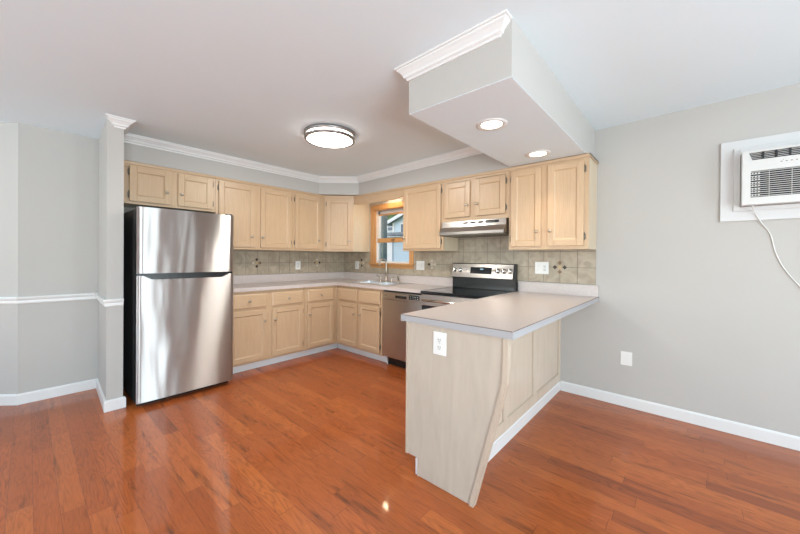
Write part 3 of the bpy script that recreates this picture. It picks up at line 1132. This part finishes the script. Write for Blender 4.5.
face = panel_quad(RX0+0.002, RX1-0.024, 1.054, 1.204, 0.0, 0.003, 'control_panel', 'steel2', bgd, 0.001)
dsp = panel_quad(2.372, 2.630, 1.098, 1.170, 0.003, 0.0045, 'display', 'blackglass', bgd)
panel_quad(2.492, 2.530, 1.142, 1.156, 0.0045, 0.0052, 'clock_digits', 'display', dsp)
mm = MB()
for i in range(8):
    for zc in (1.108, 1.122) if i < 3 or i > 5 else (1.108,):
        a = onpanel(2.390+i*0.029, zc, 0.0052)
        mm.box(a.x, a.x+0.013, a.y, a.y+0.001, a.z-0.002, a.z+0.002)
mm.build('button_marks', 'ring', dsp)
nrm = Vector((0, -math.cos(math.atan2(0.032, 0.166)), math.sin(math.atan2(0.032, 0.166))))
for kx in (2.166, 2.240, 2.700, 2.768, 2.838):
    c = onpanel(kx, 1.134, 0.003)
    mm = MB().lathe([(0.027, 0), (0.027, 0.004), (0.021, 0.007), (0.019, 0.026), (0.016, 0.030)], c, nrm, 24)
    kb = mm.build('control_knob', 'chrome', bgd)
    c2 = c + nrm*0.030
    MB().box(c2.x-0.004, c2.x+0.004, c2.y-0.006, c2.y+0.006, c2.z-0.018, c2.z+0.018).build('knob_grip', 'chrome', kb, bevel=0.001)
c = onpanel(2.325, 1.134, 0.003)
MB().lathe([(0.007, 0), (0.007, 0.002), (0.003, 0.003)], c, nrm, 12).build('indicator_light', 'black', bgd)
m = MB().box(RX0+0.002, RX1-0.004, -0.684, -0.646, 0.775, 0.893)
m.build('front_trim', 'steel2', t, bevel=0.004)
m = MB().box(RX0+0.002, RX1-0.004, -0.680, -0.646, 0.235, 0.772)
od = m.build('oven_door', 'blackglass', t, bevel=0.004)
mm = MB().tube([(RX0+0.05, -0.730, 0.835), (RX1-0.05, -0.730, 0.835)], 0.012, 12)
for hx in (RX0+0.07, RX1-0.07):
    mm.tube([(hx, -0.682, 0.835), (hx, -0.730, 0.835)], 0.009, 10)
mm.build('handle', 'chrome', t)
m = MB().box(RX0+0.002, RX1-0.004, -0.678, -0.646, 0.055, 0.230)
m.build('storage_drawer', 'steel2', t, bevel=0.004)
MB().box(RX0+0.02, RX1-0.02, -0.60, -0.05, 0.0, 0.0295).build('foot', 'black', t)

# ------------------------------------------------------------------ range hood
t = thing('range_hood', 'stainless range hood under the short cabinet above the range', 'range hood', (0, 0, 0))
HX0, HX1 = 2.163, 2.908
pf = [(-0.012, 1.666), (-0.352, 1.666), (-0.362, 1.602), (-0.412, 1.548), (-0.414, 1.520), (-0.406, 1.517), (-0.396, 1.528), (-0.012, 1.528)]
m = MB().prism(pf, 'x', HX0, HX1)
m.build('shell', 'steelh', t, bevel=0.0015)
m = MB().box(HX0+0.004, HX1-0.004, -0.395, -0.014, 1.510, 1.5278)
m.build('filter_pan', 'hinge', t)


def onhood(x, z, off=0.0006):
    u = (1.666-z)/(1.666-1.602)
    return (x, -0.352-0.010*u-off, z)


def hood_mark(name, x0, x1, z0, z1, mat, rnd=0.5):
    n = 20
    cxm, czm = (x0+x1)/2, (z0+z1)/2
    a_, b_ = (x1-x0)/2, (z1-z0)/2
    ring = []
    for k in range(n):
        th = 2*PI*k/n
        e = 2.0/(2.0 if rnd > 0.4 else 6.0)
        cx_ = math.copysign(abs(math.cos(th))**e, math.cos(th))
        sx_ = math.copysign(abs(math.sin(th))**e, math.sin(th))
        ring.append((cxm+a_*cx_, czm+b_*sx_))
    v_ = [onhood(x, z, 0.0022) for x, z in ring] + [onhood(x, z, -0.0005) for x, z in ring]
    f_ = [tuple(range(n))] + [(k, (k+1) % n, n+(k+1) % n, n+k) for k in range(n)]
    MB().add(v_, f_).build(name, mat, t)


for a in (2.425, 2.515, 2.600):
    hood_mark('switch_slot', a, a+0.070, 1.632, 1.652, 'dark')
hood_mark('rating_plate', 2.690, 2.835, 1.628, 1.655, 'dark', 0.2)
MB().box(2.70, 2.79, -0.3605, -0.3590, 1.640, 1.6415).build('plate_marks', 'plastic2', t)

# ------------------------------------------------------------------ sink, faucet, sprayer
t = thing('kitchen_sink', 'double basin stainless sink set in worktop below the window', 'sink', (0, 0, HC))
OX0, OX1, OY0, OY1 = 0.715, 1.475, -0.555, -0.060
BAS = [(0.750, 1.085, -0.520, -0.135), (1.115, 1.440, -0.520, -0.135)]
m = MB()
zt0, zt1 = 0.0006, 0.006
m.box(OX0, BAS[0][0], OY0, OY1, zt0, zt1).box(BAS[1][1], OX1, OY0, OY1, zt0, zt1).box(BAS[0][1], BAS[1][0], BAS[0][2], BAS[0][3], zt0, zt1)
m.box(BAS[0][0], BAS[1][1], OY0, BAS[0][2], zt0, zt1).box(BAS[0][0], BAS[1][1], BAS[0][3], OY1, zt0, zt1)
m.build('rim', 'sinksteel', t, bevel=0.002)
for a, b, c, d in BAS:
    mm = MB()
    i_ = 0.018
    top = [(a, c, 0.005), (b, c, 0.005), (b, d, 0.005), (a, d, 0.005)]
    bot = [(a+i_, c+i_, -0.17), (b-i_, c+i_, -0.17), (b-i_, d-i_, -0.17), (a+i_, d-i_, -0.17)]
    mm.add(top+bot, [(0, 1, 5, 4), (1, 2, 6, 5), (2, 3, 7, 6), (3, 0, 4, 7), (4, 5, 6, 7)])
    bo = mm.build('basin', 'sinksteel', t)
    sol = bo.modifiers.new('wall', 'SOLIDIFY')
    sol.thickness = 0.0015
    MB().lathe([(0.040, 0.0005), (0.040, 0.003), (0.028, 0.004), (0.010, 0.002)], ((a+b)/2, (c+d)/2, -0.17), (0, 0, 1), 20).build('drain', 'chrome', bo)

FZ = HC+0.0062
t = thing('faucet', 'two-handle nickel faucet with high arc spout behind the sink', 'faucet', (1.055, -0.098, FZ))
MB().lathe([(0.026, 0.0), (0.026, 0.006), (0.018, 0.014), (0.017, 0.075), (0.0135, 0.085)], (0, 0, 0), (0, 0, 1), 20).build('spout_base', 'nickel', t)
pts = [(0, 0, 0.08), (0, 0, 0.15), (0, 0, 0.22), (0, 0, 0.255)]
for k in range(1, 12):
    a = PI*k/12*1.12
    pts.append((-0.004*k/12, -0.060*(1-math.cos(a)), 0.255+0.060*math.sin(a)))
pts += [(-0.005, pts[-1][1]+0.002, pts[-1][2]-0.03)]
m = MB().tube(pts, [0.0105]*(len(pts)-2)+[0.0105, 0.0125], 14)
m.build('spout', 'nickel', t)
for sx in (-0.105, 0.105):
    mm = MB().lathe([(0.025, 0.0), (0.025, 0.005), (0.017, 0.014), (0.0145, 0.048), (0.017, 0.056), (0.010, 0.064)], (sx, 0, 0), (0, 0, 1), 18)
    mm.tube([(sx, 0, 0.056), (sx*1.35, -0.004, 0.066), (sx*1.75, -0.01, 0.080)], [0.007, 0.006, 0.0075], 10)
    mm.build('handle', 'nickel', t)
t = thing('side_sprayer', 'nickel side sprayer standing right of the faucet', 'sprayer', (1.285, -0.098, FZ))
MB().lathe([(0.024, 0.0), (0.024, 0.006), (0.015, 0.014), (0.013, 0.035)], (0, 0, 0), (0, 0, 1), 18).build('base', 'nickel', t)
MB().lathe([(0.011, 0.036), (0.013, 0.060), (0.017, 0.095), (0.016, 0.108), (0.008, 0.114)], (0, 0, 0), (0.05, -0.1, 1), 18).build('spray_head', 'nickel', t)

# ------------------------------------------------------------------ lamps
LX, LY = 1.742, -1.575
LZ = cz(LX)
t = thing('ceiling_light', 'round flush ceiling light with nickel rings in middle of kitchen', 'light', (LX, LY, LZ))
MB().lathe([(0.215, -0.028), (0.232, -0.026), (0.234, -0.001), (0.18, 0.002)], (0, 0, 0), (0, 0, 1), 64).build('base_ring', 'brushed', t)
m = MB().lathe([(0.0, -0.076), (0.09, -0.0755), (0.16, -0.072), (0.198, -0.066), (0.209, -0.060), (0.211, -0.0285)], (0, 0, 0), (0, 0, 1), 64)
m.build('diffuser', 'lamp', t)
n = 64
v_, f_ = [], []
for k in range(n):
    a = 2*PI*k/n
    for r, h in ((0.2115, -0.046), (0.229, -0.046), (0.229, -0.063), (0.206, -0.066)):
        v_.append((r*math.cos(a), r*math.sin(a), h))
for k in range(n):
    k2 = (k+1) % n
    for j in range(4):
        f_.append((k*4+j, k2*4+j, k2*4+(j+1) % 4, k*4+(j+1) % 4))
MB().add(v_, f_, 0, True).build('trim_ring', 'brushed', t)
ld = bpy.data.lights.new('ceiling_light_beam', 'AREA')
ld.shape = 'DISK'
ld.size = 0.40
ld.energy = 17
ld.color = (1.0, 0.95, 0.88)
lo = bpy.data.objects.new('ceiling_light_beam', ld)
C.objects.link(lo)
lo.parent = t
lo.location = (0, 0, -0.080)


def downlight(x, y, label):
    t_ = thing('recessed_light', label, 'light', (x, y, SOF-0.0042), 0, 'recessed lights in the soffit')
    v2, f2 = [], []
    for k in range(48):
        a = 2*PI*k/48
        for r, h in ((0.100, 0.0), (0.098, -0.005), (0.074, -0.007), (0.066, -0.001)):
            v2.append((r*math.cos(a), r*math.sin(a), h))
    for k in range(48):
        k2 = (k+1) % 48
        for j in range(3):
            f2.append((k*4+j, k2*4+j, k2*4+j+1, k*4+j+1))
    MB().add(v2, f2, 0, True).build('trim_ring', 'trim', t_)
    MB().lathe([(0.067, -0.0012), (0.067, -0.0030), (0.04, -0.0038)], (0, 0, 0), (0, 0, 1), 40).build('lens', 'can', t_)
    ld = bpy.data.lights.new('downlight_beam', 'SPOT')
    ld.energy = 19
    ld.color = (1.0, 0.80, 0.58)
    ld.spot_size = math.radians(95)
    ld.spot_blend = 0.9
    ld.shadow_soft_size = 0.06
    lo = bpy.data.objects.new('downlight_beam', ld)
    C.objects.link(lo)
    lo.parent = t_
    lo.location = (0, 0, -0.012)


downlight(3.258, -1.400, 'recessed downlight in the soffit nearer the camera, over the peninsula')
downlight(3.280, -0.585, 'recessed downlight in the soffit close to the right wall cabinet')
t = thing('valance_light', 'small warm lamp hidden behind the valance over the window', 'light', (1.15, -0.19, SOF-0.001))
MB().lathe([(0.050, 0.0), (0.050, -0.012), (0.044, -0.016)], (0, 0, 0), (0, 0, 1), 32).build('housing', 'trim', t)
MB().lathe([(0.040, -0.0165), (0.040, -0.026), (0.022, -0.034)], (0, 0, 0), (0, 0, 1), 32).build('bulb', 'bulb', t)

# ------------------------------------------------------------------ outlets and switches (local: x along wall, front at -y)


def plate(name, label, cat, loc, rotz, w, h, devices, grp=None):
    t_ = thing(name, label, cat, loc, rotz, grp)
    p = MB().box(-w/2, w/2, -0.006, -0.0003, -h/2, h/2).build('cover_plate', 'plastic', t_, bevel=0.003)
    for kind, dx in devices:
        if kind == 'outlet':
            for dz in (0.020, -0.020):
                q = MB().prism([(dx-0.016, dz-0.009), (dx-0.010, dz-0.0145), (dx+0.010, dz-0.0145), (dx+0.016, dz-0.009), (dx+0.016, dz+0.009), (dx+0.010, dz+0.0145), (dx-0.010, dz+0.0145), (dx-0.016, dz+0.009)], 'y', -0.0085, -0.0055).build('socket', 'plastic2', t_)
                mm_ = MB().box(dx-0.0075, dx-0.0050, -0.0089, -0.0083, dz-0.002, dz+0.007).box(dx+0.0050, dx+0.0075, -0.0089, -0.0083, dz-0.002, dz+0.006)
                mm_.lathe([(0.0026, 0), (0.0026, 0.0006)], (dx, -0.0083, dz-0.0085), (0, -1, 0), 10)
                mm_.build('slots', 'dark', q)
            MB().lathe([(0.003, 0), (0.002, 0.001)], (dx, -0.006, 0.0), (0, -1, 0), 10).build('screw', 'nickel', t_)
        elif kind == 'decora':
            MB().box(dx-0.0165, dx+0.0165, -0.0085, -0.0055, -0.033, 0.033).build('socket', 'plastic2', t_, bevel=0.001)
            mm_ = MB()
            for dz in (0.016, -0.016):
                mm_.box(dx-0.0075, dx-0.0050, -0.0091, -0.0083, dz-0.003, dz+0.005).box(dx+0.0050, dx+0.0075, -0.0091, -0.0083, dz-0.003, dz+0.005)
                mm_.lathe([(0.0028, 0), (0.0028, 0.0008)], (dx, -0.0083, dz-0.009), (0, -1, 0), 10)
            mm_.build('slots', 'dark', t_)
        elif kind == 'rocker':
            MB().prism([(-0.0055, -0.033), (-0.0100, -0.033), (-0.0075, 0.0), (-0.0065, 0.033), (-0.0055, 0.033)], 'x', dx-0.0165, dx+0.0165).build('rocker', 'plastic2', t_)
        elif kind == 'toggle':
            MB().box(dx-0.005, dx+0.005, -0.0068, -0.0055, -0.012, 0.012).prism([(-0.006, -0.006), (-0.016, 0.006), (-0.016, 0.010), (-0.006, 0.004)], 'x', dx-0.0035, dx+0.0035).build('toggle', 'plastic2', t_)
    return t_


plate('wall_outlet', 'white outlet plate on left tiled wall under the cabinets', 'outlet', (0.008, -0.845, 1.150), RA, 0.082, 0.122, [('outlet', 0)])
plate('wall_outlet', 'white outlet plate on tile between corner and window', 'outlet', (0.338, -0.008, 1.150), 0, 0.080, 0.122, [('outlet', 0)])
plate('light_switch', 'double white switch plate on tile right of the window', 'switch', (1.592, -0.008, 1.170), 0, 0.134, 0.118, [('toggle', -0.026), ('rocker', 0.026)])
plate('light_switch', 'double white plate with rocker and outlet right of the range', 'switch', (3.132, -0.008, 1.178), 0, 0.132, 0.122, [('rocker', -0.030), ('decora', 0.030)])
plate('wall_outlet', 'white outlet plate on the peninsula end panel', 'outlet', (3.216, PY-0.0003, 0.797), 0, 0.086, 0.126, [('outlet', 0)])
plate('blank_plate', 'plain white cover plate low on wall right of the peninsula', 'cover plate', (3.840, 0, 0.414), 0, 0.084, 0.118, [])

# ------------------------------------------------------------------ air conditioner in the wall
t = thing('sleeve_frame', 'white stepped wooden frame around the air conditioner', 'frame', (0, 0, 0))
AX0, AX1, AZ0, AZ1 = 4.514, 5.085, 1.653, 2.024


def ring_frame(name, x0, x1, z0, z1, ix0, ix1, iz0, iz1, y0_, y1_, mat, bev):
    mm_ = MB()
    mm_.box(x0, ix0, y0_, y1_, z0, z1).box(ix1, x1, y0_, y1_, z0, z1).box(ix0, ix1, y0_, y1_, z0, iz0).box(ix0, ix1, y0_, y1_, iz1, z1)
    return mm_.build(name, mat, t, bevel=bev)


ring_frame('outer_board', 4.411, 5.19, 1.5535, 2.1335, 4.478, 5.122, 1.622, 2.076, -0.018, -0.0003, 'frame', 0.0)
ring_frame('inner_board', 4.478, 5.122, 1.622, 2.076, AX0-0.003, AX1+0.003, AZ0-0.003, AZ1+0.003, -0.030, -0.0003, 'frame', 0.0015)
MB().box(AX0-0.012, AX1+0.012, -0.004, -0.0005, AZ0-0.012, AZ1+0.012).build('sleeve_gap', 'dark', t)

t = thing('air_conditioner', 'white through-wall air conditioner high on the right wall', 'air conditioner', (0, 0, 0))
YF = -0.120
gx0, gx1, gz0, gz1 = 4.555, 5.045, 1.702, 1.882
lx0, lx1, lz0, lz1 = 4.545, 5.055, 1.958, 2.010
m = MB()
m.box(AX0, AX1, -0.090, -0.006, AZ0, AZ1, 0)
# front shell with openings for outlet louvres and intake grille
m.box(AX0, gx0, YF, -0.090, AZ0, lz0, 0).box(gx1, AX1, YF, -0.090, AZ0, lz0, 0)
m.box(gx0, gx1, YF, -0.090, AZ0, gz0, 0).box(gx0, gx1, YF, -0.090, gz1, lz0, 0)
m.box(AX0, lx0, YF, -0.090, lz0, AZ1, 0).box(lx1, AX1, YF, -0.090, lz0, AZ1, 0)
m.box(lx0, lx1, YF, -0.090, lz1, AZ1, 0)
m.build('housing', 'acwhite', t)
MB().box(lx0+0.0005, lx1-0.0005, -0.094, -0.0903, lz0+0.0005, lz1-0.0005).build('outlet_recess', 'dark', t)
for k in range(8):
    x = 4.612 + k*0.060
    if x < lx1-0.01:
        MB().box(x-0.005, x+0.005, -0.116, -0.095, lz0+0.001, lz1-0.001).build('divider', 'black', t)
m = MB()
for k in range(4):
    z = lz0+0.009+k*0.011
    m.prism([(-0.112, z), (-0.099, z+0.004), (-0.099, z+0.0065), (-0.112, z+0.0025)], 'x', lx0+0.010, lx1-0.010)
m.build('louvre', 'acwhite', t)
# dark trapezoid cheek of the outlet on the left
MB().prism([(lx0+0.0006, lz1-0.001), (lx0+0.016, lz0+0.001), (lx0+0.0006, lz0+0.001)], 'y', -0.1195, -0.100).build('outlet_cheek', 'acwhite', t)
MB().box(gx0+0.0005, gx1-0.0005, -0.0945, -0.0903, gz0+0.0005, gz1-0.0005).build('intake_recess', 'dark', t)
m = MB()
nsl = 13
for k in range(nsl):
    z = gz0 + (k+0.5)*(gz1-gz0)/nsl
    m.prism([(-0.1185, z-0.0022), (-0.104, z+0.0012), (-0.104, z+0.0040), (-0.1185, z+0.0012)], 'x', gx0+0.0005, gx1-0.0005)
for xx in (4.642, 4.742, 4.842, 4.942):
    m.box(xx-0.0008, xx+0.0008, -0.112, -0.103, gz0+0.001, gz1-0.001)
m.build('intake_grille', 'acwhite', t)
m = MB()
for i in range(3):
    for j in range(8):
        z = gz0+0.012+j*0.021
        m.box(gx0+0.006+i*0.015, gx0+0.013+i*0.015, -0.117, -0.104, z, z+0.009)
m.build('side_vent', 'acwhite', t)
m = MB()
for k in range(5):
    m.box(4.690+k*0.022, 4.698+k*0.022, YF-0.0008, YF+0.0004, 1.925, 1.929)
m.box(4.70, 4.703, YF-0.0008, YF+0.0004, 1.936, 1.939)
m.build('button_marks', 'ring', t)
cp_ = [(4.566, -0.105, 1.652), (4.568, -0.095, 1.645), (4.575, -0.06, 1.625), (4.590, -0.034, 1.597), (4.606, -0.024, 1.560), (4.630, -0.010, 1.515), (4.655, -0.006, 1.472), (4.668, -0.006, 1.430), (4.676, -0.006, 1.385), (4.688, -0.006, 1.325), (4.712, -0.006, 1.250), (4.752, -0.006, 1.170), (4.796, -0.006, 1.100), (4.87, -0.006, 0.98), (4.96, -0.008, 0.78), (5.03, -0.010, 0.58), (5.07, -0.016, 0.47), (5.078, -0.022, 0.44)]
dense = []
for i in range(len(cp_)-1):
    p0, p1, p2, p3 = [Vector(cp_[max(0, min(len(cp_)-1, i+k))]) for k in (-1, 0, 1, 2)]
    for s in range(5):
        u = s/5
        dense.append(0.5*((2*p1)+(p2-p0)*u+(2*p0-5*p1+4*p2-p3)*u*u+(3*p1-p0-3*p2+p3)*u**3))
dense.append(Vector(cp_[-1]))
MB().tube(dense, 0.0036, 8).build('power_cord', 'plastic2', t)

# ------------------------------------------------------------------ outside the kitchen window
m = MB().box(-26, 8, 0.3, 28, -0.62, -0.6)
struct(m.build('ground', 'grass'), 'lawn outside the kitchen window', 'ground')


def clap(mm_, x0, x1, y, z0, z1, step=0.13, mi=0):
    z = z0
    while z < z1-0.001:
        zz = min(z+step, z1)
        mm_.add([(x0, y-0.02, z), (x1, y-0.02, z), (x1, y, zz), (x0, y, zz), (x0, y, z), (x1, y, z)], [(0, 1, 2, 3), (0, 4, 5, 1)], mi)
        z += step


t = thing('garage', 'low pale blue sided garage with white corner board outside the window', 'garage', (0, 0, -0.6))
m = MB().box(-3.80, 3.0, 5.02, 6.6, 0, 2.6)
clap(m, -3.80, 3.0, 5.02, 0, 2.6, 0.11)
m.build('wall', 'siding', t)
MB().box(-3.82, -3.52, 4.96, 5.03, 0, 2.42).build('corner_board', 'trim', t)
MB().prism([(4.70, 2.62), (4.70, 2.72), (6.8, 2.86), (6.8, 2.76)], 'x', -4.35, 3.3).build('roof', 'roofing', t)
t = thing('garden_post', 'weathered grey green post standing outside the window', 'post', (-2.03, 3.0, -0.6))
MB().box(-0.075, 0.075, -0.075, 0.075, 0, 4.2).build('shaft', 'mossy', t, bevel=0.01)
MB().box(-0.095, 0.095, -0.095, 0.095, 4.2, 4.26).build('cap', 'mossy', t, bevel=0.01)

t = thing('neighbor_house', 'pale blue clapboard house with white gable trim beyond the garage', 'house', (0, 0, -0.6))
HY_ = 13.0
CX, RX_ = -10.90, -7.6
m = MB()
m.box(CX, -4.3, HY_+0.01, HY_+6, 0, 4.3)
clap(m, CX, -4.3, HY_, 0, 4.3, 0.14)
m.prism([(CX, 4.301), (-4.3, 4.301), (RX_, 5.50)], 'y', HY_+0.01, HY_+6)
m.build('wall', 'siding', t)
m = MB().box(-20.0, CX-0.01, HY_+3.01, HY_+6, 0, 4.9)
clap(m, -20.0, CX-0.01, HY_+3, 0, 4.9, 0.14)
m.build('side_wing', 'siding', t)
sl = (5.50-4.301)/(RX_-CX)
m = MB()
m.prism([(RX_, 5.50), (RX_, 5.64), (CX-0.55, 4.301-0.55*sl+0.14), (CX-0.55, 4.301-0.55*sl)], 'y', HY_-0.3, HY_+6.2)
m.prism([(RX_, 5.50), (RX_, 5.64), (-3.75, 4.301-0.55*sl+0.14), (-3.75, 4.301-0.55*sl)], 'y', HY_-0.3, HY_+6.2)
m.build('roof', 'roofing', t)
m = MB()
m.prism([(RX_, 5.46), (RX_, 5.66), (CX-0.6, 4.301-0.6*sl+0.16), (CX-0.6, 4.301-0.6*sl-0.08)], 'y', HY_-0.36, HY_-0.305)
m.prism([(RX_, 5.46), (RX_, 5.66), (-3.7, 4.301-0.6*sl+0.16), (-3.7, 4.301-0.6*sl-0.08)], 'y', HY_-0.36, HY_-0.305)
m.build('rake_board', 'trim', t)
MB().box(CX-0.01, CX+0.16, HY_-0.05, HY_-0.021, 0, 4.25).build('corner_board', 'trim', t)
w_ = MB().box(-10.20, -9.86, HY_-0.06, HY_-0.022, 3.45, 4.18).build('window', 'trim', t)
MB().box(-10.14, -9.92, HY_-0.068, HY_-0.061, 3.52, 4.10).build('pane', 'winblue', w_)
w_ = MB().box(-14.25, -13.55, HY_+2.94, HY_+2.978, 4.0, 4.75).build('window', 'trim', t)
MB().box(-14.18, -13.62, HY_+2.932, HY_+2.939, 4.07, 4.34).box(-14.18, -13.62, HY_+2.932, HY_+2.939, 4.40, 4.68).build('pane', 'winblue', w_)
t = thing('tree', 'leafy green tree rising behind the neighboring house', 'tree', (-16.9, 21.0, -0.6))
MB().tube([(0, 0, 0), (0.1, 0, 2.5), (0, 0.1, 5.2)], [0.28, 0.2, 0.12], 12).build('trunk', 'bark', t)
m = MB()
for k in range(420):
    a, b = random.uniform(0, 2*PI), random.uniform(-1, 1)
    rr = 1.9*random.uniform(0.4, 1)
    c = Vector((rr*math.cos(a)*math.sqrt(1-b*b), rr*math.sin(a)*math.sqrt(1-b*b), 5.9+rr*b*0.75))
    s = random.uniform(0.2, 0.4)
    e1 = Vector((random.uniform(-1, 1), random.uniform(-1, 1), random.uniform(-1, 1))).normalized()
    e2 = e1.orthogonal().normalized()
    m.add([c-e1*s, c+e2*s*0.6, c+e1*s, c-e2*s*0.6], [(0, 1, 2, 3)])
m.build('foliage', 'leaf', t)
